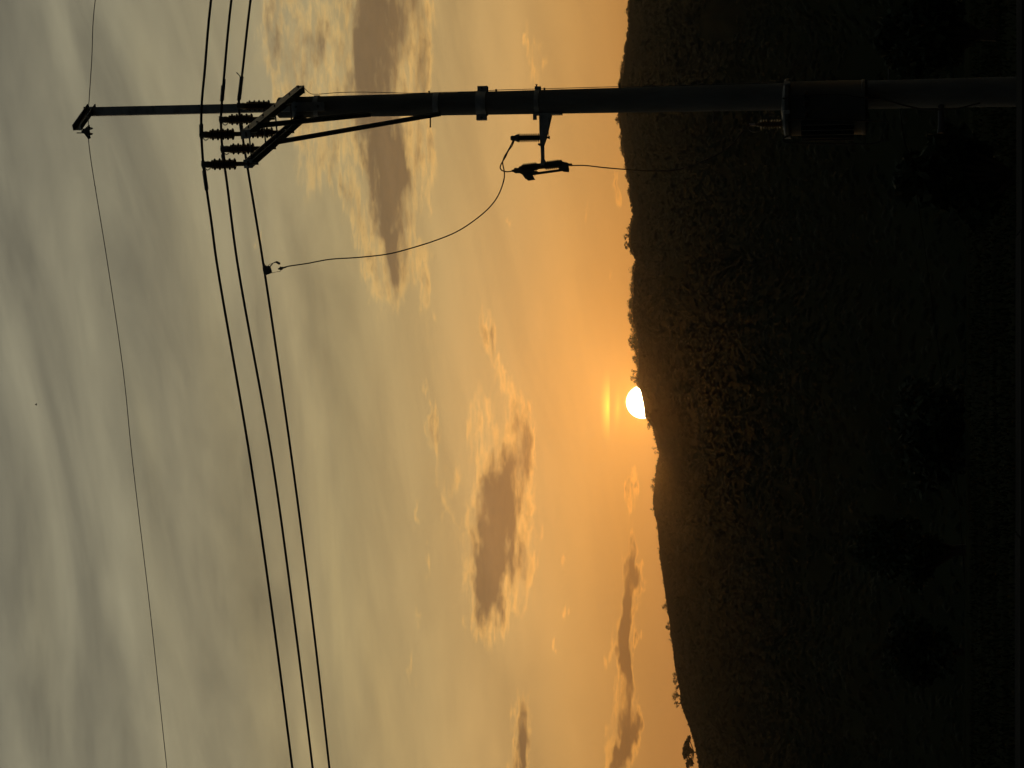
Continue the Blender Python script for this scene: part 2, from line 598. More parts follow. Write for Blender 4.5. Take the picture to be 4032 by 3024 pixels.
# the black forest that clothes the slope reads as one mass
ICO_V = []
ph = (1 + 5 ** .5) / 2
for a_, b_ in ((1, ph), (1, -ph), (-1, ph), (-1, -ph)):
    ICO_V += [(0, a_, b_), (a_, b_, 0), (b_, 0, a_)]
ICO_V = np.array(ICO_V, float); ICO_V /= np.linalg.norm(ICO_V[0])
dmin = min(np.linalg.norm(ICO_V[0] - ICO_V[q]) for q in range(1, 12)) * 1.01
ICO_F = [(i, j, q) for i in range(12) for j in range(i + 1, 12) for q in range(j + 1, 12)
         if np.linalg.norm(ICO_V[i] - ICO_V[j]) < dmin and np.linalg.norm(ICO_V[i] - ICO_V[q]) < dmin and np.linalg.norm(ICO_V[j] - ICO_V[q]) < dmin]
ICO_F = np.array([f if np.dot(np.cross(ICO_V[f[1]] - ICO_V[f[0]], ICO_V[f[2]] - ICO_V[f[0]]), ICO_V[f[0]]) > 0 else (f[0], f[2], f[1]) for f in ICO_F])


def stuff_mesh(name, V_, F_, mat, label, cat):
    me = bpy.data.meshes.new(name)
    me.vertices.add(len(V_)); me.vertices.foreach_set('co', np.asarray(V_, np.float32).ravel())
    n = F_.shape[1]
    me.loops.add(F_.size); me.loops.foreach_set('vertex_index', F_.astype(np.int32).ravel())
    me.polygons.add(len(F_)); me.polygons.foreach_set('loop_start', np.arange(0, F_.size, n, dtype=np.int32))
    me.update(calc_edges=True); me.validate()
    me.materials.append(MAT[mat])
    o = bpy.data.objects.new(name, me)
    col.objects.link(o)
    return tag(o, label, cat, kind='stuff')


NB = 60000
ba = nrng.uniform(-.46, .46, NB)
br = 330 + (1488 - 330) * nrng.uniform(0, 1, NB) ** .75
keep = (vnoise(ba * 60, br / 90, 8) > .12)
ba, br = ba[keep], br[keep]
bs = nrng.uniform(.9, 2.1, len(ba)) * (.7 + .3 * np.clip(br / 1000, 0, 1.2)) * np.where(br > 1440, .35, np.where(br > 1380, .6, 1.0))
bc = np.stack([np.sin(ba) * br, np.cos(ba) * br, hill_z(ba, br) - bs * .25], -1)
jit = nrng.uniform(.7, 1.3, (len(ba), 12, 1))
bv = (bc[:, None, :] + ICO_V[None] * jit * bs[:, None, None] * np.array([1, 1, .85])).reshape(-1, 3)
bf = (ICO_F[None] + 12 * np.arange(len(ba))[:, None, None]).reshape(-1, 3)
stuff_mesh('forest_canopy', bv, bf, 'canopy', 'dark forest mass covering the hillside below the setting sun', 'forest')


# ------------------------------------------------------------------ trees
def leaf_quads(centers, radii, n, size, rnd, flat=.75, fill=.55):
    """small leaf faces scattered through clumps"""
    V_, F_ = [], []
    for c, r in zip(centers, radii):
        for _ in range(n):
            d = Vector((rnd.gauss(0, 1), rnd.gauss(0, 1), rnd.gauss(0, 1))).normalized()
            p = Vector(c) + Vector((d.x, d.y, d.z * flat)) * r * rnd.uniform(fill * .4, 1.0) ** .6
            a = Vector((rnd.gauss(0, 1), rnd.gauss(0, 1), rnd.gauss(0, 1))).normalized()
            b = a.cross(Vector((rnd.gauss(0, 1), rnd.gauss(0, 1), rnd.gauss(0, 1)))).normalized()
            s = size * rnd.uniform(.6, 1.4)
            i = len(V_)
            V_ += [p - a * s, p + b * s * .6, p + a * s, p - b * s * .6]
            F_.append((i, i + 1, i + 2, i + 3))
    return V_, F_


def tree(name, base, H, Wd, label, cat, shape='round', leaves=60, seed=1, group=None, clumps=9, lean=0.0):
    """tapered trunk with limbs, each limb ending in a clump of leaves"""
    rnd = random.Random(seed)
    base = Vector(base)
    t = thing(name, label, cat, base, group)
    tr = MB()
    rt_ = H * .05
    if shape == 'umbrella':
        fork, z0, z1 = .25, .62, .97
    elif shape == 'sparse':
        fork, z0, z1 = .25, .28, 1.0
    elif shape == 'bush':
        fork, z0, z1 = .12, .2, .95
    else:
        fork, z0, z1 = .16, .16, .95
    top = base + Vector((lean * H * .3, 0, H * fork))
    tr.tube([base - Vector((0, 0, H * .12)), base + Vector((lean * H * .1, 0, H * fork * .5)), top], [rt_ * 1.3, rt_, rt_ * .8], 6)
    cs, rs = [], []
    for q in range(clumps):
        w = 2 * math.pi * (q + rnd.uniform(-.3, .3)) / clumps * 1.0 + (q % 2) * .7
        rad = Wd * .5 * (rnd.uniform(.35, .82) if q else 0.0)
        if shape == 'umbrella':
            rad = Wd * .5 * (rnd.uniform(.15, .88))
            zz = H * (z1 - .12 - .42 * (rad / (Wd * .5)) ** 2 - (rnd.uniform(0, .30) if q % 3 == 0 else 0))
        else:
            zz = H * (z0 + (z1 - z0) * rnd.uniform(.15, .9) * (1 - .35 * (rad / (Wd * .5 + 1e-6)) ** 2))
            if q == 0:
                zz = H * (z1 - .14)
        c = base + Vector((math.cos(w) * rad + lean * H * .4, math.sin(w) * rad, zz))
        cs.append(c)
        rs.append(Wd * (.13 if shape == 'umbrella' else .15 if shape == 'sparse' else .24) * rnd.uniform(.75, 1.25))
        mid = top.lerp(c, .5) + Vector((0, 0, -H * .04))
        tr.tube([top - Vector((0, 0, H * .05)), mid, c], [rt_ * .6, rt_ * .4, rt_ * .15], 5)
    tr.build('trunk', 'bark', t)
    V_, F_ = leaf_quads(cs, rs, leaves, max(.12, Wd * (.03 if shape == 'umbrella' else .045)), rnd, .45 if shape == 'umbrella' else .8)
    m = MB(); m.v, m.f = V_, F_
    m.build('crown', 'leaf', t)
    return t


def ridge_tree(py, top_px, width_px, label, shape='round', seed=1, leaves=40, clumps=8, group='trees on the skyline', name='ridge_tree', lean=0.0, dr=0.0):
    d = ray(2500, py)
    a = math.atan2(d.x, d.y)
    r = R_RIDGE - 6 - dr
    gz = float(hill_z(np.array(a), np.array(r)))
    dt = ray(top_px, py)
    tz = dt.z / math.hypot(dt.x, dt.y) * r
    base = (math.sin(a) * r, math.cos(a) * r, gz - .3)
    tree(name, base, max(tz - gz, 1.2) + .3, width_px * r / FPX, label, 'tree', shape, leaves, seed, group, clumps, lean)


ridge_tree(2955, 2684, 120, 'broad umbrella-shaped tree standing alone at the left end of the ridge', 'umbrella', 3, 70, 28, lean=.0)
ridge_tree(2734, 2646, 40, 'dense dark ridge tree, tallest of the pair next to the umbrella-shaped tree', 'round', 7, 60, 8)
ridge_tree(2766, 2652, 34, 'thin pale-crowned ridge tree between its dense neighbour and the umbrella-shaped tree', 'sparse', 9, 34, 7)
ridge_tree(2702, 2660, 28, 'low shrubby ridge tree right beside the dense dark pair', 'bush', 11, 50, 6)
ridge_tree(2680, 2649, 34, 'ragged ridge tree, tallest in the row of three beside the dark pair', 'sparse', 13, 44, 8)
ridge_tree(2652, 2648, 32, 'rounded ridge tree at the sunward end of the row of three', 'round', 15, 40, 7)
ridge_tree(2385, 2607, 30, 'single dark flat-topped bush tree on the bare left slope', 'round', 17, 60, 7)
ridge_tree(2466, 2621, 40, 'wide thin-leaved bush tree on the bare left slope', 'sparse', 19, 36, 8)
ridge_tree(2516, 2631, 18, 'tiny bush just below the thin-leaved bush tree on the left slope', 'bush', 21, 30, 5)
ridge_tree(2158, 2588, 16, 'tiny two-pronged shrub alone on the smooth middle of the ridge', 'sparse', 23, 26, 5)
ridge_tree(2078, 2583, 20, 'tiny dark shrub where the ridge steps down below the gold cloud scraps', 'bush', 25, 40, 5)
ridge_tree(2004, 2561, 20, 'small forked tree on the rounded knoll left of the sun', 'sparse', 27, 30, 5)
ridge_tree(1916, 2561, 30, 'taller of two rounded trees on the knoll left of the sun', 'round', 29, 44, 7)
ridge_tree(1889, 2566, 28, 'shorter of two rounded trees on the knoll left of the sun', 'round', 31, 40, 7)
ridge_tree(1762, 2563, 20, 'bare twiggy shrub leaning out of the dip left of the sun', 'sparse', 33, 14, 6, lean=-.2)
ridge_tree(1780, 2574, 22, 'thin twiggy shrub at the bottom of the dip left of the sun', 'sparse', 35, 16, 6)
ridge_tree(1728, 2568, 10, 'tiny shrub on the slope between the sun and the dip', 'bush', 37, 24, 4)
ridge_tree(1673, 2549, 34, 'leafy shrub hanging on the slope directly left of the sun', 'bush', 39, 46, 7)
ridge_tree(1490, 2480, 44, 'lacy see-through tree directly right of the sun', 'sparse', 41, 24, 10)
ridge_tree(1462, 2484, 30, 'small thin tree, second to the right of the sun', 'sparse', 43, 26, 8)
ridge_tree(1408, 2489, 40, 'round-crowned tree, third to the right of the sun', 'round', 45, 46, 8)
ridge_tree(1345, 2476, 64, 'largest spreading tree of the row right of the sun', 'round', 47, 60, 12)
ridge_tree(1298, 2481, 30, 'ball-shaped tree beside the largest tree of the row right of the sun', 'round', 49, 60, 7)
ridge_tree(1240, 2471, 36, 'dense bushy tree crowning the treeline right of the sun', 'round', 51, 50, 8)
ridge_tree(1198, 2473, 46, 'wide dense tree beside the bushy crown of the treeline', 'round', 53, 50, 9)
ridge_tree(1136, 2482, 24, 'small round tree standing above the mid treeline', 'round', 55, 46, 6)
ridge_tree(964, 2455, 40, 'tall see-through tree, left of the two above the treeline', 'sparse', 57, 34, 10)
ridge_tree(928, 2452, 32, 'tall see-through tree, right of the two above the treeline', 'sparse', 59, 30, 9)
ridge_tree(470, 2423, 34, 'dark tree on the ridge just left of the pole', 'round', 61, 60, 8)
ridge_tree(325, 2436, 40, 'dense dark tree on the ridge just right of the pole', 'round', 63, 60, 9)
ridge_tree(250, 2446, 22, 'small twiggy tree on the ridge right of the pole', 'sparse', 65, 26, 6)
ridge_tree(290, 2448, 20, 'low leafy tree between the twiggy tree and the dense tree by the pole', 'round', 66, 40, 6)

# the unbroken fringe of brush along the forested part of the ridge
fc, fr = [], []
for py in np.arange(-500, 1530, 3.2):
    d = ray(2500, py + rng.uniform(-2, 2))
    a = math.atan2(d.x, d.y)
    r = R_RIDGE - rng.uniform(-4, 7)
    s = (.6 + 2.5 * float(vnoise(np.array(py / 15.0), np.array(.3), 12)) ** 1.5) * rng.uniform(.5, 1.0) * (1.45 if 1020 < py < 1500 else 1.1)
    z = float(hill_z(np.array(a), np.array(r)))
    fc.append((math.sin(a) * r, math.cos(a) * r, z + s * .6)); fr.append(s)
for py in np.arange(1640, 3300, 9.0):
    d = ray(2500, py + rng.uniform(-4, 4))
    a = math.atan2(d.x, d.y)
    r = R_RIDGE - rng.uniform(-3, 4)
    s = rng.uniform(.25, .8)
    z = float(hill_z(np.array(a), np.array(r)))
    fc.append((math.sin(a) * r, math.cos(a) * r, z + s * .3)); fr.append(s)
V_, F_ = leaf_quads(fc, fr, 46, .36, random.Random(77), .9, .3)
stuff_mesh('ridge_brush', np.array([tuple(p) for p in V_]), np.array(F_), 'leaf', 'ragged fringe of brush along the top of the hill', 'brush')


def near_tree(px_top, py, px_base, width_px, Y, label, seed, shape='round', leaves=170, name='broadleaf_tree', clumps=16):
    d = ray(px_top, py); top = d * (Y / d.y)
    gz = float(ground_z(np.array(top.x), np.array(top.y)))
    b = ray(px_base, py); b = b * (Y / b.y)
    base = Vector((top.x, top.y, min(gz, b.z)))
    tree(name, base, top.z - base.z, width_px * Y / FPX, label, 'tree', shape, leaves, seed, 'trees in the dark below the hill', clumps)


near_tree(3320, 2160, 3790, 290, 84, 'dark bushy tree, tallest in the gloom below the hill left of centre', 101)
near_tree(3470, 2560, 3760, 280, 78, 'low dark tree in the gloom at the lower left', 103)
near_tree(3540, 1680, 3800, 400, 80, 'wide low dark tree in the gloom straight below the sun', 105, 'bush')
near_tree(3480, 700, 3900, 330, 36, 'dark leafy tree in the gloom directly left of the transformer pole', 107)
near_tree(3400, 150, 3900, 300, 48, 'dark leafy tree in the gloom right of the transformer pole', 109)

# short rough grass on the terrace: nobody could count it
gv, gf = [], []
for _ in range(36000):
    rr = 5 + 60 * rng.random() ** .8
    aa = rng.uniform(-.46, .46)
    x, y = math.sin(aa) * rr, math.cos(aa) * rr
    gv.append((x, y)); gf.append(rr)
gx = np.array(gv); gz = ground_z(gx[:, 0], gx[:, 1])
Nq = len(gx)
ang = nrng.uniform(0, 2 * math.pi, Nq); hh = nrng.uniform(.05, .16, Nq); ww = nrng.uniform(.006, .016, Nq) * (1 + np.array(gf) / 30)
lx, ly = nrng.normal(0, .05, Nq), nrng.normal(0, .05, Nq)
v0 = np.stack([gx[:, 0] - np.cos(ang) * ww, gx[:, 1] - np.sin(ang) * ww, gz - .02], -1)
v1 = np.stack([gx[:, 0] + np.cos(ang) * ww, gx[:, 1] + np.sin(ang) * ww, gz - .02], -1)
v2 = np.stack([gx[:, 0] + lx, gx[:, 1] + ly, gz + hh], -1)
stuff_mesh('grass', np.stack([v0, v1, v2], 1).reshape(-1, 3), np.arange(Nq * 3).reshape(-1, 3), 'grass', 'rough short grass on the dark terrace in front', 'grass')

# low parapet in front of the viewer: only its coping shows as a black edge
pw = thing('parapet_wall', 'low cement parapet whose top edges the black foot of the view', 'wall', (0, 6.0, -1.8))
pz = atY(4006, 400, 6.0).z
MB().box((0, 6.0, (pz - .06 - 1.85) / 2), (3.4, 0, 0), (0, .09, 0), (0, 0, (pz - .06 + 1.85) / 2)).build('wall_face', 'wall', pw)
for q in range(9):
    MB().box((-3.2 + q * .8, 6.0, pz - .03 - .002 * (q % 3)), (.397, 0, 0), (0, .13, 0), (0, 0, .03)).build('coping_stone', 'wall', pw)

# ------------------------------------------------------------------ the pole
PX, PY = 2.843, 22.0
PGZ = float(ground_z(np.array(PX), np.array(PY)))
pole = thing('utility_pole', 'tall tapered concrete power pole with a steel mast and two side crossarms', 'power pole', (PX, PY, PGZ))
zY = lambda px: atY(px, 400, PY).z          # height on the pole's plane for a photograph column
prad = lambda z: .1235 - .0107 / 2 * (z - 3.0)
Z_TOP = zY(1100)
sh = MB()
hs = np.linspace(PGZ - .3, Z_TOP, 16)
sh.lathe((PX, PY, 0), (0, 0, 1), [(prad(h), h) for h in hs] + [(prad(Z_TOP) - .012, Z_TOP + .01)], 32)
shaft = sh.build('shaft', 'concrete', pole, smooth=True)

AD = Vector((.328, .945, 0)).normalized()      # crossarms run this way, away from the viewer
ED = Vector((-AD.y, AD.x, 0))                   # the line runs this way, to the left
MX = PX - .012
# mast: steel channel standing on the pole head
zm0, zm1 = zY(1290), zY(372)
mb = MB()
mc = Vector((MX, PY - .128, (zm0 + zm1) / 2))
hz = Vector((0, 0, (zm1 - zm0) / 2))
sx, sy = Vector((1, 0, 0)), Vector((0, 1, 0))
mb.box(mc, sx * .045, sy * .004, hz)
mb.box(mc + sx * .041 + sy * .029, sx * .004, sy * .025, hz)
mb.box(mc - sx * .041 + sy * .029, sx * .004, sy * .025, hz)
mast = mb.build('mast', 'steel', pole)
for zz in (zY(1265), zY(1180), zY(384)):
    MB().lathe((MX, PY - .145, zz), (0, 1, 0), [(.014, 0), (.014, .012), (.008, .013), (.008, .25)], 6).build('bolt', 'rust', mast)
for zz in (zY(1250), zY(1165)):
    r_ = prad(zz) + .004
    MB().lathe((PX, PY, zz - .025), (0, 0, 1), [(r_ - .002, 0), (r_ + .006, .001), (r_ + .006, .049), (r_ - .002, .05)], 28).build('mast_band', 'steel', pole)

# bracket at the mast head that carries the shield wire
b0 = Vector((MX + .01, PY - .07, zY(366))); b1 = atZ(304, 512, b0.z); bdir = (b1 - b0).normalized()
bside = Vector((-bdir.y, bdir.x, 0))
bm = MB()
bc_ = (b0 - bdir * .06 + b1) / 2; bl = bdir * ((b1 - b0).length / 2 + .03)
bm.box(bc_, bl, bside * .004, Vector((0, 0, .045)))
bm.box(bc_ + Vector((0, 0, -.041)) + bside * .030, bl, bside * .026, Vector((0, 0, .004)))
bm.box(bc_ + Vector((0, 0, .041)) + bside * .030, bl, bside * .026, Vector((0, 0, .004)))
brk = bm.build('mast_bracket', 'steel', pole)
MB().box(b0 + Vector((.015, .0, .02)), sx * .03, sy * .02, Vector((0, 0, .05))).build('bracket_plate', 'steel', brk)
for q in (0.02, .12):
    MB().lathe(b0 + bdir * q - bside * .02, bside, [(.013, 0), (.013, .012), (.007, .013), (.007, .06)], 6).build('bolt', 'rust', brk)
MB().lathe(b1 - bdir * .02 + Vector((0, 0, .05)), (0, 0, -1), [(.010, 0), (.010, .02), (.006, .021), (.006, .16)], 6).build('bolt', 'rust', brk)

# crossarms: two parallel steel channels cantilevered towards the viewer
ZA = 6.016
near1 = Vector((2.358, 20.12, ZA)); near2 = Vector((2.085, 20.19, ZA))
ARM_L = 2.06


def crossarm(near, out):
    """C channel; out = +1 if its web faces the right-hand side"""
    c = near + AD * (ARM_L / 2)
    side = -ED * out
    m = MB()
    m.box(c - side * .034, AD * (ARM_L / 2), side * .004, Vector((0, 0, .040)))
    m.box(c + side * .001 + Vector((0, 0, .036)), AD * (ARM_L / 2), side * .031, Vector((0, 0, .004)))
    m.box(c + side * .001 - Vector((0, 0, .036)), AD * (ARM_L / 2), side * .031, Vector((0, 0, .004)))
    a = m.build('crossarm', 'steel', pole)
    MB().box(near - AD * .003, AD * .003, ED * .041, Vector((0, 0, .043))).build('end_plate', 'steel', a)
    MB().box(near + AD * (ARM_L + .003), AD * .003, ED * .041, Vector((0, 0, .043))).build('end_plate', 'steel', a)
    return a


arm1 = crossarm(near1, -1)
arm2 = crossarm(near2, 1)


def along(near, py):
    """point on an arm's axis seen at photograph row py"""
    lo, hi = 0.0, ARM_L
    for _ in range(40):
        t = (lo + hi) / 2
        p = near + AD * t
        row = 3024 - 1512 - p.x / p.dot(Fw) * FPX
        if row > py:
            lo = t
        else:
            hi = t
    return t


# brace straps from the arms down to the pole
for near, py_up, px_up, px_dn, py_dn, nm in ((near1, 497, 1045, 1470, 452, 'a'), (near2, 563, 1112, 1745, 449, 'b')):
    t = along(near, py_up)
    top = near + AD * t + Vector((0, 0, -.02)) + (ED * .045 if nm == 'b' else -ED * .045) * 0
    bot = Vector((PX - .05, PY - prad(3.5) - .01, zY(px_dn)))
    bot.x = atY(px_dn, py_dn, bot.y).x
    ax = (bot - top); L_ = ax.length; axn = ax.normalized()
    s1 = axn.cross(Vector((0, 1, 0))).normalized(); s2 = axn.cross(s1).normalized()
    c = (top + bot) / 2
    m = MB()
    m.box(c, ax / 2, s1 * .021, s2 * .003)
    m.box(c + s1 * .018 + s2 * .021, ax / 2, s1 * .003, s2 * .018)
    br_ = m.build('brace', 'steel', pole)
    for f_ in ((.42, .62) if nm == 'b' else (.5,)):
        MB().box(top.lerp(bot, f_) - s1 * .014 if s1.x < 0 else top.lerp(bot, f_) + s1 * .014, axn * .07, s1 * .012, s2 * .006).build('splice_plate', 'steel', br_)
    MB().lathe(top - ED * .05, ED, [(.013, 0), (.013, .012), (.007, .013), (.007, .09)], 6).build('bolt', 'rust', br_)
rb = MB()
zb = zY(1722)
rb.lathe((PX, PY, zb - .03), (0, 0, 1), [(prad(zb), 0), (prad(zb) + .008, .001), (prad(zb) + .008, .059), (prad(zb), .06)], 28)
rb.build('brace_band', 'steel', pole)

# bolts that space the two arms
for t in (.10, .62, 1.05, 1.62, 1.98):
    p = near1 + AD * t
    MB().lathe(p - ED * .06, ED, [(.008, 0), (.008, .40)], 8).build('spacer_bolt', 'rust', pole)

# line post insulators, three on each arm
INS_H = 0.43
ins_proto = MB().lathe((0, 0, 0), (0, 0, 1), [
    (.012, -.14), (.012, -.05), (.03, -.05), (.03, -.035), (.012, -.034), (.014, .0), (.022, .005), (.022, .075), (.028, .085),
    (.028, .33), (.030, .335), (.034, .355), (.030, .375), (.030, .40), (.024, .405), (.024, .415)], 14)
big = MB().lathe((0, 0, 0), (0, 0, 1), [(.027, -.004), (.056, -.006), (.0565, -.002), (.027, .007)], 16)
sml = MB().lathe((0, 0, 0), (0, 0, 1), [(.027, -.004), (.044, -.005), (.0445, -.002), (.027, .006)], 16)
first = None
tops = {}
for near, rows in ((near1, (527, 468, 414)), (near2, (645, 584, 521))):
    for q, row in enumerate(rows):
        t = along(near, row)
        p = near + AD * t + Vector((0, 0, .041))
        if first is None:
            o = first = ins_proto.build('insulator', 'porcelain', pole, smooth=True, origin=(0, 0, 0))
            o.location = p - pole.location
            bg_ = big.build('shed', 'porcelain', o, smooth=True, origin=p); bg_.location = (0, 0, .095)
            big_me = bg_.data
            for v in big_me.vertices:
                v.co += p
            sm_ = sml.build('shed', 'porcelain', o, smooth=True, origin=p); sm_.location = (0, 0, .119)
            for v in sm_.data.vertices:
                v.co += p
            for k_ in range(2, 10):
                share(bg_ if k_ % 2 == 0 else sm_, o, (0, 0, .095 + .0245 * k_))
        else:
            o = share(first, pole, p - pole.location)
            for k_ in range(10):
                share(bg_ if k_ % 2 == 0 else sm_, o, (0, 0, .095 + .0245 * k_))
        tops[(1 if near is near1 else 2, q)] = p + Vector((0, 0, .40))

# wide clamp band halfway up, with flat lugs at both sides
zb0, zb1 = zY(1919), zY(1879)
zc_ = (zb0 + zb1) / 2; hh_ = (zb1 - zb0) / 2
r_ = prad(zc_)
m = MB()
m.lathe((PX, PY, zc_ - hh_), (0, 0, 1), [(r_ - .002, 0), (r_ + .010, .001), (r_ + .010, 2 * hh_ - .001), (r_ - .002, 2 * hh_)], 28)
band = m.build('pole_band', 'steel', pole, smooth=True)
for s_ in (-1, 1):
    MB().box((PX + s_ * (r_ + .030), PY, zc_ - s_ * .006), (.024, 0, 0), (0, .034, 0), (0, 0, hh_ - .002)).build('band_lug', 'steel', band)
    MB().lathe((PX + s_ * (r_ + .032), PY - .05, zc_), (0, 1, 0), [(.011, 0), (.011, .1)], 6).build('bolt', 'rust', band)

# climbing steps: bolts through the shaft
for px, s_, L_ in ((1696, -1, .115), (2809, -1, .11), (2114, 1, .05), (1691, 1, .014), (2440, 1, .02), (3230, -1, .1), (3500, 1, .1)):
    z = zY(px); r_ = prad(z)
    MB().lathe((PX + s_ * (r_ - .03), PY - .02, z), (s_, 0, 0), [(.0075, 0), (.0075, .03 + L_), (.011, .03 + L_), (.011, .036 + L_)], 8).build('climbing_step', 'rust', pole)

# earth lead stapled down the right-hand side
g0 = near1 + AD * (ARM_L - .01) + Vector((.03, 0, -.03))
pts = [g0, atY(1222, 368, 22.0), atY(1245, 371, 21.98), atY(1285, 368, 21.96), atY(1340, 364, 21.95), atY(1430, 362.5, 21.94), atY(1540, 365, 21.94), atY(1620, 367, 21.93)]
for px in (1700, 1800, 1880):
    z = zY(px); pts.append(Vector((PX + prad(z) + .002, PY - .02, z)))
for px in (1960, 2110, 2300, 2450, 2700, 2900, 3060):
    z = zY(px); pts.append(Vector((PX + prad(z) + .009, PY - .02, z)))
MB().tube(spline(pts, 6), .0035, 6).build('earth_lead', 'wire', pole)
for px in (1955, 2145):
    z = zY(px)
    MB().box((PX + prad(z) + .006, PY - .02, z), (.012, 0, 0), (0, .012, 0), (0, 0, .008)).build('lead_clip', 'rust', pole)

# side bracket for the fuse gear
zk = zY(2140)
m = MB()
rr_ = prad(zk)
m.box((PX - rr_ - .006, PY - .02, zY(2162)), (.010, 0, 0), (0, .04, 0), (0, 0, .135))
brb = m.build('gear_bracket', 'steel', pole)
y0 = PY - .02
P_ = lambda px, py, y=y0: atY(px, py, y)
MB().prism([P_(2124, 448), P_(2172, 448), P_(2172, 458), P_(2152, 545), P_(2142, 573), P_(2129, 573), P_(2126, 540)], (0, .03, 0)).build('gusset', 'steel', brb)
MB().prism([P_(2129, 571.5), P_(2142.5, 571.5), P_(2144, 640), P_(2131.5, 640)], (0, .018, 0)).build('arm_tube', 'steel', brb)
MB().box(P_(2106, 461), (.028, 0, 0), (0, .012, 0), (0, 0, .018)).build('band_lug', 'steel', brb)
MB().lathe(P_(2124, 569) - Vector((0, .03, 0)), (0, 1, 0), [(.012, 0), (.012, .06)], 8).build('bolt', 'rust', brb)
MB().tube(spline([P_(2161, 462, 21.94), P_(2163, 500, 21.94), P_(2160, 515, 21.95), P_(2160, 538, 21.95)], 5), .003, 6).build('bond_wire', 'wire', brb)
m = MB()
m.lathe((PX, PY, zY(2118) - .025), (0, 0, 1), [(prad(zk), 0), (prad(zk) + .007, .001), (prad(zk) + .007, .049), (prad(zk), .05)], 28)
m.build('bracket_band', 'steel', pole, smooth=True)
MB().box(P_(2118, 347, PY - .01), (.016, 0, 0), (0, .02, 0), (0, 0, .03)).build('band_lug', 'steel', pole)
# stub low on the pole
MB().lathe(P_(3705, 447, PY - .05), (-1, 0, 0), [(.030, -.1), (.030, .15), (.036, .152), (.036, .19)], 14).build('conduit_stub', 'polymer', pole, smooth=True)

# ------------------------------------------------------------------ surge arrester
av = P_(2127, 542)
arr = thing('surge_arrester', 'small finned surge arrester standing on the side bracket of the pole', 'arrester', av)
S_ = (P_(2011, 542) - P_(2127, 542)).length / 116.0
MB().lathe(av, (0, 0, 1), [(.010, -38 * S_), (.016, -38 * S_ + .001), (.016, -33 * S_), (.010, -32 * S_), (.010, -8 * S_), (.026, -7 * S_), (.0245, 0), (.0235, 84 * S_), (.043, 85 * S_), (.033, 96 * S_),
                           (.026, 100 * S_), (.0255, 112 * S_), (.020, 116 * S_)], 16).build('body', 'polymer', arr, smooth=True)
fin0 = MB().lathe((0, 0, 0), (0, 0, 1), [(.022, -.002), (.0445, -.0035), (.045, -.001), (.022, .004)], 16).build('fin', 'polymer', arr, smooth=True, origin=(0, 0, 0))
fin0.location = (0, 0, 7 * S_)
for k_ in range(1, 12):
    share(fin0, arr, (0, 0, (7 + 6.9 * k_) * S_))

# ------------------------------------------------------------------ fuse cutout
yc = PY - .02
Q = lambda zx, zy: atY(1900 + zx / 5.267, 480 + zy / 5.267, yc)
cut = thing('fuse_cutout', 'porcelain drop-out fuse cutout with hooked hood hanging off the side bracket', 'fuse cutout', Q(1250, 900))
ax0, ax1 = Q(800, 965), Q(1640, 865)
axd = (ax1 - ax0).normalized(); axl = (ax1 - ax0).length
MB().lathe(ax0, axd, [(.020, 0), (.036, .01), (.036, axl * .40), (.030, axl * .41), (.030, axl * .58), (.036, axl * .59), (.040, axl * .98), (.030, axl)], 16).build('insulator_body', 'porcelain', cut, smooth=True)
fin = MB().lathe((0, 0, 0), axd, [(.034, -.003), (.0475, -.004), (.048, 0), (.034, .004)], 16).build('fin', 'porcelain', cut, smooth=True, origin=(0, 0, 0))
fp = [.08 + .047 * k_ for k_ in range(7)] + [.62 + .05 * k_ for k_ in range(7)]
fin.location = ax0 + axd * axl * fp[0] - cut.location
for f_ in fp[1:]:
    share(fin, cut, ax0 + axd * axl * f_ - cut.location)
th = Vector((0, .030, 0))
MB().prism([Q(1215, 780), Q(1290, 780), Q(1310, 830), Q(1300, 900), Q(1215, 910)], th).build('mounting_clamp', 'steel', cut)
MB().prism([Q(*p) for p in ((612, 1000), (655, 992), (675, 955), (750, 962), (775, 925), (880, 912), (1000, 1000), (1150, 1030), (1155, 1075), (1030, 1098), (1085, 1195), (945, 1217),
                            (915, 1187), (895, 1185), (825, 1090), (790, 1078), (775, 1062), (670, 1062), (655, 1040), (612, 1036))], th).build('top_hood', 'rust', cut)
MB().prism([Q(*p) for p in ((1580, 800), (1640, 792), (1660, 828), (1765, 845), (1790, 866), (1852, 866), (1854, 908), (1780, 914), (1792, 985), (1785, 1040), (1672, 1033), (1650, 1010), (1600, 1010), (1580, 940))], th * .9).build('bottom_hinge', 'rust', cut)
tb0, tb1 = Q(1010, 1085), Q(1700, 990)
MB().tube([tb0, tb1], .0135, 10).build('fuse_tube', 'polymer', cut, smooth=True)
MB().tube(spline([Q(1035, 1105), Q(1050, 1122), Q(1075, 1122), Q(1092, 1105), Q(1080, 1090)], 5), .0022, 6).build('pull_ring', 'wire', cut)

# ------------------------------------------------------------------ overhead wires
RD = Vector((.95, .31, 0)).normalized()        # the span to the right


def run_on(pts, direction, metres, slope):
    """carry a wire on out of the picture with an easing dip"""
    p = pts[-1]
    out = []
    n = 8
    for k_ in range(1, n + 1):
        s_ = metres * k_ / n
        out.append(p + direction * s_ + Vector((0, 0, slope * s_ * (1 - s_ / (2.2 * metres)))))
    return out


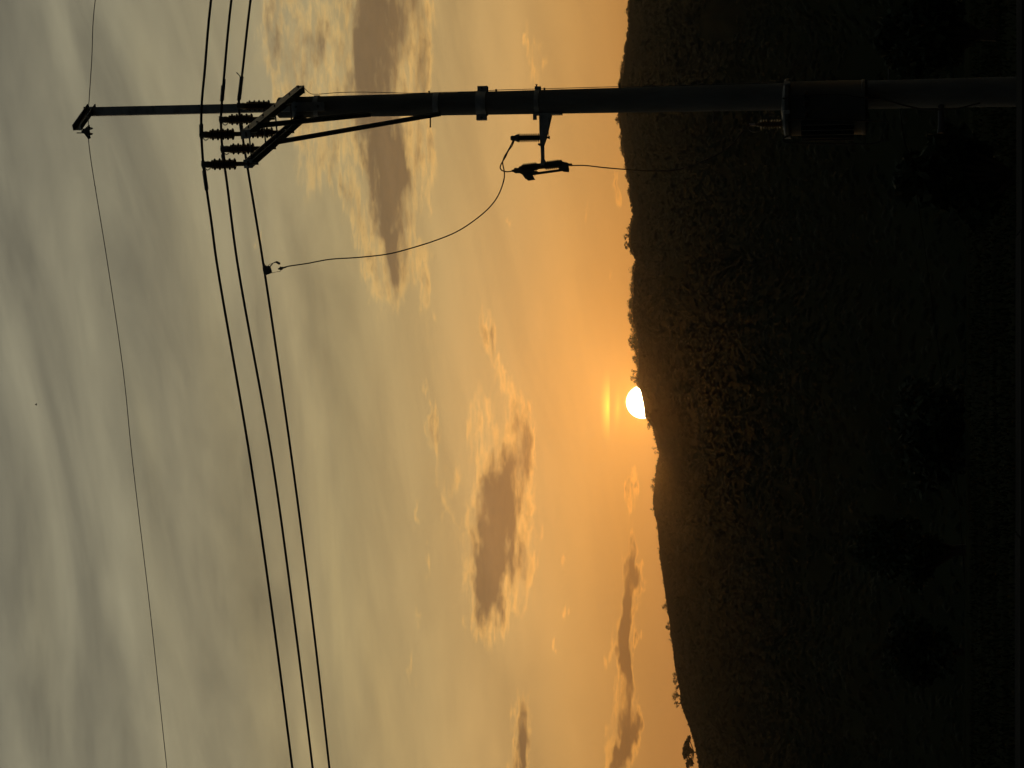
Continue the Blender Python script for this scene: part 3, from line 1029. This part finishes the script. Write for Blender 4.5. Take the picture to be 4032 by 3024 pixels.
def helix(path, r, wire, turns, n_per=9):
    """tie wire wound on a path"""
    P = [Vector(p) for p in path]
    ds = [0]
    for a_, b_ in zip(P, P[1:]):
        ds.append(ds[-1] + (b_ - a_).length)
    out = []
    N = int(turns * n_per)
    for k_ in range(N + 1):
        s_ = ds[-1] * k_ / N
        i = max(q for q in range(len(ds)) if ds[q] <= s_ + 1e-9)
        i = min(i, len(P) - 2)
        f_ = (s_ - ds[i]) / max(ds[i + 1] - ds[i], 1e-9)
        p = P[i].lerp(P[i + 1], f_)
        t = (P[i + 1] - P[i]).normalized()
        a_ = t.cross(Vector((0, 0, 1))).normalized(); b_ = t.cross(a_)
        w = 2 * math.pi * turns * k_ / N
        out.append(p + (a_ * math.cos(w) + b_ * math.sin(w)) * r)
    return MB().tube(out, wire, 5)


LINES = [
    (0, [(831, 0), (806, 280), (794, 415)], [(812, 735), (833, 880), (853.5, 1034), (984, 1800), (1073, 2420), (1151, 3024)], 'nearest and highest of the three thick black power lines',
     [(-.05, -.30), (.34, .68)]),
    (1, [(911, 0), (884, 280), (874, 400)], [(893, 716), (934.5, 1034), (1070.5, 1800), (1156, 2420), (1231, 3024)], 'middle one of the three thick black power lines', [(-.45, -.20), (.36, .60)]),
    (2, [(986.5, 0), (955, 280), (947, 345)], [(978, 680), (1036, 1034), (1148, 1800), (1228, 2420), (1297, 3024)], 'lowest of the three thick black power lines, with the tap clamp', [(-.52, -.18), (.10, .30)]),
]
wire_c = None
for idx, right, left, label, wraps in LINES:
    p1, p2 = tops[(1, idx)], tops[(2, idx)]
    rp = [at_plane(px, py, p1, RD) for px, py in right]
    lp = [at_plane(px, py, p2, ED) for px, py in left]
    far_r = [rp[0]] + run_on([rp[1], rp[0]], RD, 42, -.035)
    far_l = lp + run_on(lp, ED, 42, (lp[-1].z - lp[-2].z) / (lp[-1] - lp[-2]).to_2d().length * .8)
    ctrl = list(reversed(far_r)) + rp[1:] + [p1, p2] + far_l
    path = spline(ctrl, 8)
    root = thing('power_line', label, 'power line', p1, 'thick power lines')
    MB().tube(path, .0128, 8).build('conductor', 'cable', root, smooth=True)
    # tie wires wound at each insulator
    i1 = min(range(len(path)), key=lambda q: (path[q] - p1).length)
    i2 = min(range(len(path)), key=lambda q: (path[q] - p2).length)

    def piece(p, direction, a_, b_):
        w = direction
        q = [x for x in path if a_ <= (x - p).dot(w) <= b_]
        lo = min(path, key=lambda x: abs((x - p).dot(w) - a_)); hi = min(path, key=lambda x: abs((x - p).dot(w) - b_))
        seg = [lo] + [x for x in q if x is not lo and x is not hi] + [hi]
        return sorted(seg, key=lambda x: (x - p).dot(w))
    if idx == 0:
        segs = [(p1, ED, -.09, .02, 8), (p2, ED, .05, .25, 14)]
    elif idx == 1:
        segs = [(p1, ED, -.30, -.16, 10), (p2, ED, .04, .17, 9)]
    else:
        segs = [(p1, ED, -.26, -.05, 15), (p2, ED, -.12, .06, 12)]
    fine = spline(ctrl, 40)
    for p, w, a_, b_, turns in segs:
        seg = sorted([x for x in fine if a_ <= (x - p).dot(w) <= b_ and abs(x.z - p.z) < .4], key=lambda x: (x - p).dot(w))
        if len(seg) > 2:
            helix(seg, .0150, .0075, turns, 8).build('tie_wire', 'wire', root)
            if idx == 2 and p is p1:
                e_ = seg[0]
                MB().tube([seg[len(seg) // 3], e_ + Vector((.01, 0, .02)), e_ + Vector((.045, 0, .055))], .005, 5).build('tie_tail', 'wire', root)
            if idx == 1 and p is p1:
                e_ = seg[0]
                MB().tube([seg[len(seg) // 3] + Vector((0, 0, -.016)), e_ + Vector((.03, 0, -.018)), e_ + Vector((.06, 0, -.02))], .007, 5).build('tie_tail', 'wire', root)
    # grip where the line sits in the insulator heads
    for p in (p1, p2):
        MB().tube([p - ED * .035, p + ED * .035], .019, 8).build('line_grip', 'rust', root)
        MB().tube(spline([p + ED * .03 + Vector((0, 0, -.01)), p + ED * .055 + Vector((0, 0, -.035)), p + ED * .03 + Vector((0, 0, -.07)), p + ED * .02 + Vector((0, 0, -.075))], 4), .005, 5).build('tie_loop', 'wire', root)
    if idx == 2:
        wire_c = root
        # tap clamp hooked on the lowest line
        cp = at_plane(1040, 1060, p2, ED)
        Cq = lambda zx, zy: at_plane(900 + zx / 5.53, 900 + zy / 5.53, p2, ED)
        tk = Vector((-ED.y, ED.x, 0)) * .016
        cl = MB().prism([Cq(*p) for p in ((745, 760), (770, 760), (790, 800), (830, 822), (870, 815), (905, 832), (915, 870), (942, 962), (880, 985), (822, 1005), (800, 1050), (785, 1005), (768, 965), (750, 870))], tk).build('tap_clamp', 'rust', root)
        MB().prism([Cq(*p) for p in ((905, 845), (885, 830), (945, 760), (985, 735), (1045, 710), (1075, 722), (1128, 752), (1118, 778), (1100, 784), (1030, 740), (985, 748))], tk * .5).build('clamp_hook', 'rust', cl)
        MB().tube([Cq(862, 815), Cq(878, 785), Cq(975, 748)], .0024, 5).build('clamp_bail', 'wire', cl)
        MB().tube([Cq(935, 968), Cq(1135, 925), Cq(1142, 895)], .0026, 5).build('clamp_stem', 'wire', cl)
        MB().prism([Cq(*p) for p in ((1080, 865), (1115, 850), (1120, 828), (1140, 838), (1210, 835), (1262, 848), (1190, 870), (1180, 890), (1145, 905), (1122, 900), (1112, 885), (1082, 890))], tk * .6).build('clamp_eye', 'rust', cl)

# shield wire over the top of the mast
w0 = atY(348, 510, b1.y + .03)
sw = thing('shield_wire', 'thin bare shield wire strung over the head of the steel mast', 'wire', w0)
rp = [at_plane(px, py, w0, RD) for px, py in ((375, 0), (361, 240), (348.5, 440))]
lp = [at_plane(px, py, w0, ED) for px, py in ((348.5, 546), (356.6, 620), (423, 1034), (486, 1468), (520, 1800), (593, 2420), (657, 3024))]
ctrl = list(reversed([rp[0]] + run_on(rp, RD, 42, -.04))) + rp[1:] + [w0] + lp + run_on(lp, ED, 42, (lp[-1].z - lp[-2].z) / (lp[-1] - lp[-2]).to_2d().length * .8)
MB().tube(spline(ctrl, 8), .0042, 6).build('strand', 'wire', sw)
W_ = lambda zx, zy: at_plane(240 + zx / 3.687, 240 + zy / 3.687, w0, ED)
tk = Vector((-ED.y, ED.x, 0)) * .02
hang = MB().prism([W_(*p) for p in ((365, 965), (405, 930), (412, 965), (455, 975), (455, 990), (410, 1000), (412, 1045), (455, 1055), (455, 1070), (412, 1075), (425, 1125), (405, 1130), (345, 1050), (305, 1040), (305, 1005), (345, 985))], tk).build('suspension_clamp', 'rust', sw)
MB().tube([W_(230, 1045), W_(345, 1045)], .006, 6).build('clamp_link', 'rust', hang)
MB().prism([W_(*p) for p in ((358, 815), (375, 808), (418, 818), (418, 840), (385, 856), (360, 836))], tk * .6).build('wire_grip', 'rust', sw)

# ------------------------------------------------------------------ transformer
ty = PY - .40
T_ = lambda px, py: atY(px, py, ty)
tc_ = T_(3260, 425)
zt0, zt1 = T_(3408, 425).z, T_(3112, 425).z
tr = thing('transformer', 'grey cylindrical pole transformer with a rimmed lid, hung low on the pole', 'transformer', (tc_.x, ty, zt0))
Rk = .268
MB().lathe((tc_.x, ty, 0), (0, 0, 1), [(Rk - .03, zt0 - .02), (Rk, zt0), (Rk, zt0 + .03), (Rk - .006, zt0 + .035), (Rk - .006, zt1 - .03), (Rk, zt1)], 40).build('tank', 'tank', tr, smooth=True)
lid = MB().lathe((tc_.x, ty, 0), (0, 0, 1), [(Rk + .018, zt1 + .001), (Rk + .024, zt1 + .008), (Rk + .024, zt1 + .040), (Rk + .014, zt1 + .050), (Rk * .6, zt1 + .075), (.06, zt1 + .085)], 40).build('lid', 'tank', tr, smooth=True)
for q in range(6):
    w = q * math.pi / 3 + .3
    MB().box((tc_.x + math.cos(w) * (Rk + .032), ty + math.sin(w) * (Rk + .032), zt1 + .022), (math.cos(w) * .010, math.sin(w) * .010, 0), (-math.sin(w) * .018, math.cos(w) * .018, 0), (0, 0, .030)).build('lid_clamp', 'steel', lid)
for zz in (zt0 + .14, zt1 - .14):
    MB().box((tc_.x + .16, ty + .22, zz), (.05, 0, 0), (0, .10, 0), (0, 0, .05)).build('hanger_lug', 'steel', tr)
hvx = T_(3085, 487).x
bz = zt1 + .07
hv = MB().lathe((hvx, ty + .02, bz), (0, 0, 1), [(.035, -.03), (.035, .0), (.026, .01), (.024, .24), (.014, .25), (.010, .34)], 14).build('bushing', 'porcelain', tr, smooth=True)
f0 = MB().lathe((0, 0, 0), (0, 0, 1), [(.025, -.003), (.050, -.006), (.0505, -.002), (.025, .006)], 16).build('shed', 'porcelain', hv, smooth=True, origin=(0, 0, 0))
f0.location = Vector((hvx, ty + .02, bz + .03)) - tr.location
for k_ in range(1, 8):
    share(f0, hv, Vector((hvx, ty + .02, bz + .03 + .026 * k_)) - tr.location)
MB().box((hvx, ty + .02, bz + .30), (.012, 0, 0), (0, .02, 0), (0, 0, .03)).build('terminal', 'steel', hv)
MB().tube(spline([Vector((hvx + .0, ty + .02, bz + .32)), Vector((hvx - .04, ty, bz + .34)), Vector((hvx - .075, ty, bz + .29)), Vector((hvx - .07, ty, bz + .22))], 5), .004, 6).build('arcing_horn', 'wire', hv)
for q, (dx, dz) in enumerate(((-.10, -.16), (.0, -.15), (.10, -.16))):
    MB().lathe((tc_.x + dx, ty - Rk + .015, zt1 + dz), (0, -1, 0), [(.03, 0), (.03, .02), (.022, .03), (.022, .07), (.010, .075), (.010, .10)], 12).build('low_voltage_bushing', 'porcelain', tr, smooth=True)
MB().box((tc_.x + .02, ty - Rk - .001, zt0 + .30), (.05, 0, 0), (0, .004, 0), (0, 0, .035)).build('rating_plate', 'tank', tr)
# cooling fins on the side of the tank
for q in range(5):
    w = math.radians(190 + 11 * q)
    MB().box((tc_.x + math.cos(w) * (Rk + .028), ty + math.sin(w) * (Rk + .028), (zt0 + zt1) / 2), (math.cos(w) * .034, math.sin(w) * .034, 0), (-math.sin(w) * .004, math.cos(w) * .004, 0), (0, 0, .25)).build('cooling_fin', 'tank', tr)

# ------------------------------------------------------------------ jumpers and cables


def cable(name, pts, r, label, mat='cable', n=10):
    p = [Vector(q) for q in pts]
    t = MB().tube(spline(p, n), r, 8).build(name, mat, None, smooth=True, origin=p[0])
    return tag(t, label, 'cable')


ZQ = lambda zx, zy, y: atY(1900 + zx / 5.267, 480 + zy / 5.267, y)
p2c = tops[(2, 2)]
cl_end = at_plane(900 + 1150 / 5.53, 900 + 870 / 5.53, p2c, ED)
jp = [ZQ(640, 375, yc), ZQ(590, 480, yc), ZQ(525, 600, yc), ZQ(455, 720, yc), ZQ(418, 830, yc - .01), ZQ(428, 920, yc - .02), ZQ(448, 1010, yc - .02)]
tail = [(1985, 702), (1963, 767), (1927, 817), (1862, 872), (1797, 913), (1717, 946), (1623, 976), (1529, 1000), (1406, 1014), (1300, 1021), (1211, 1037), (1124, 1051)]
for k_, (px, py) in enumerate(tail):
    f_ = (k_ + 1) / (len(tail) + 1)
    jp.append(atY(px, py, (yc - .02) * (1 - f_) + cl_end.y * f_))
jp.append(cl_end)
cable('jumper_cable', jp, .0062, 'long black jumper cable looping from the tap clamp down to the surge arrester')
cable('jumper_cable', [ZQ(660, 380, yc - .012), ZQ(610, 500, yc - .012), ZQ(535, 600, yc - .012), ZQ(480, 720, yc - .01), ZQ(430, 800, yc), ZQ(380, 890, yc), ZQ(366, 945, yc), ZQ(385, 990, yc), ZQ(440, 1022, yc),
                       ZQ(520, 1034, yc), ZQ(625, 1018, yc)], .0062, 'short looped cable joining the surge arrester to the fuse cutout top')
dp = [(2246, 652), (2300, 651.5), (2380, 660), (2463, 667), (2564, 673), (2662, 669), (2734, 648), (2824, 609), (2879, 572), (2922, 522), (2951, 494)]
cable('drop_cable', [atY(px, py, yc + (ty - yc) * k_ / (len(dp) - 1)) for k_, (px, py) in enumerate(dp)] + [Vector((hvx, ty + .02, bz + .31))], .0060,
      'thin black cable sagging from the fuse cutout down to the transformer bushing')
fy = ty - Rk - .06
for pts, lab in (
    ([(3082, 388), (3092, 386), (3130, 378), (3230, 373), (3320, 373), (3400, 385), (3480, 392), (3560, 415), (3640, 430), (3760, 428), (3860, 405)], 'black low-voltage cable running down over the right of the transformer tank'),
    ([(3095, 474), (3120, 470), (3200, 467), (3300, 472), (3400, 476), (3500, 478)], 'black low-voltage cable running straight down the middle of the transformer tank'),
    ([(3104, 536), (3092, 540), (3083, 549), (3092, 560), (3130, 563), (3230, 566), (3350, 567), (3440, 564), (3490, 548)], 'black low-voltage cable bowed out beyond the left of the transformer tank'),
):
    cable('low_voltage_cable', [atY(px, py, fy) for px, py in pts], .008, lab)
sp = [(3545, 432), (3562, 560), (3590, 640), (3615, 800), (3640, 970), (3661, 1122), (3705, 1450), (3771, 1927), (3800, 2300)]
cable('service_wire', [atY(px, py, 21.86 + k_ * 3.2) for k_, (px, py) in enumerate(sp)], .006, 'faint thin service wire slanting away through the dark below the hill', 'old_cable')

# a bird crossing the high sky
bp = atY(143, 1592, 95.0)
bird = thing('bird', 'tiny dark bird speck high in the grey sky', 'bird', bp)
MB().lathe(bp - Vector((.06, 0, 0)), (1, 0, 0), [(.002, 0), (.013, .015), (.018, .05), (.013, .09), (.009, .11), (.002, .13)], 8).build('body', 'bird', bird, smooth=True)
for s_ in (-1, 1):
    MB().prism([bp + Vector((-.02, 0, .005)), bp + Vector((.025, 0, .005)), bp + Vector((.01, s_ * .07, .02)), bp + Vector((-.03, s_ * .13, .01))], (0, 0, .003)).build('wing', 'bird', bird)

# ------------------------------------------------------------------ evening haze
hm = bpy.data.materials.new('evening_haze')
hm.use_nodes = True
ht = hm.node_tree
ht.nodes.clear()
pv = ht.nodes.new('ShaderNodeVolumePrincipled')
pv.inputs['Color'].default_value = (.88, .90, .95, 1)
pv.inputs['Density'].default_value = 5.5e-5
pv.inputs['Anisotropy'].default_value = .955
ho = ht.nodes.new('ShaderNodeOutputMaterial')
ht.links.new(pv.outputs[0], ho.inputs['Volume'])
MAT['haze'] = hm
hz_o = MB().box((0, 0, 120), (4300, 0, 0), (0, 4300, 0), (0, 0, 160)).build('haze', 'haze')
tag(hz_o, 'thin warm evening haze hanging over the whole valley', 'haze', kind='stuff')
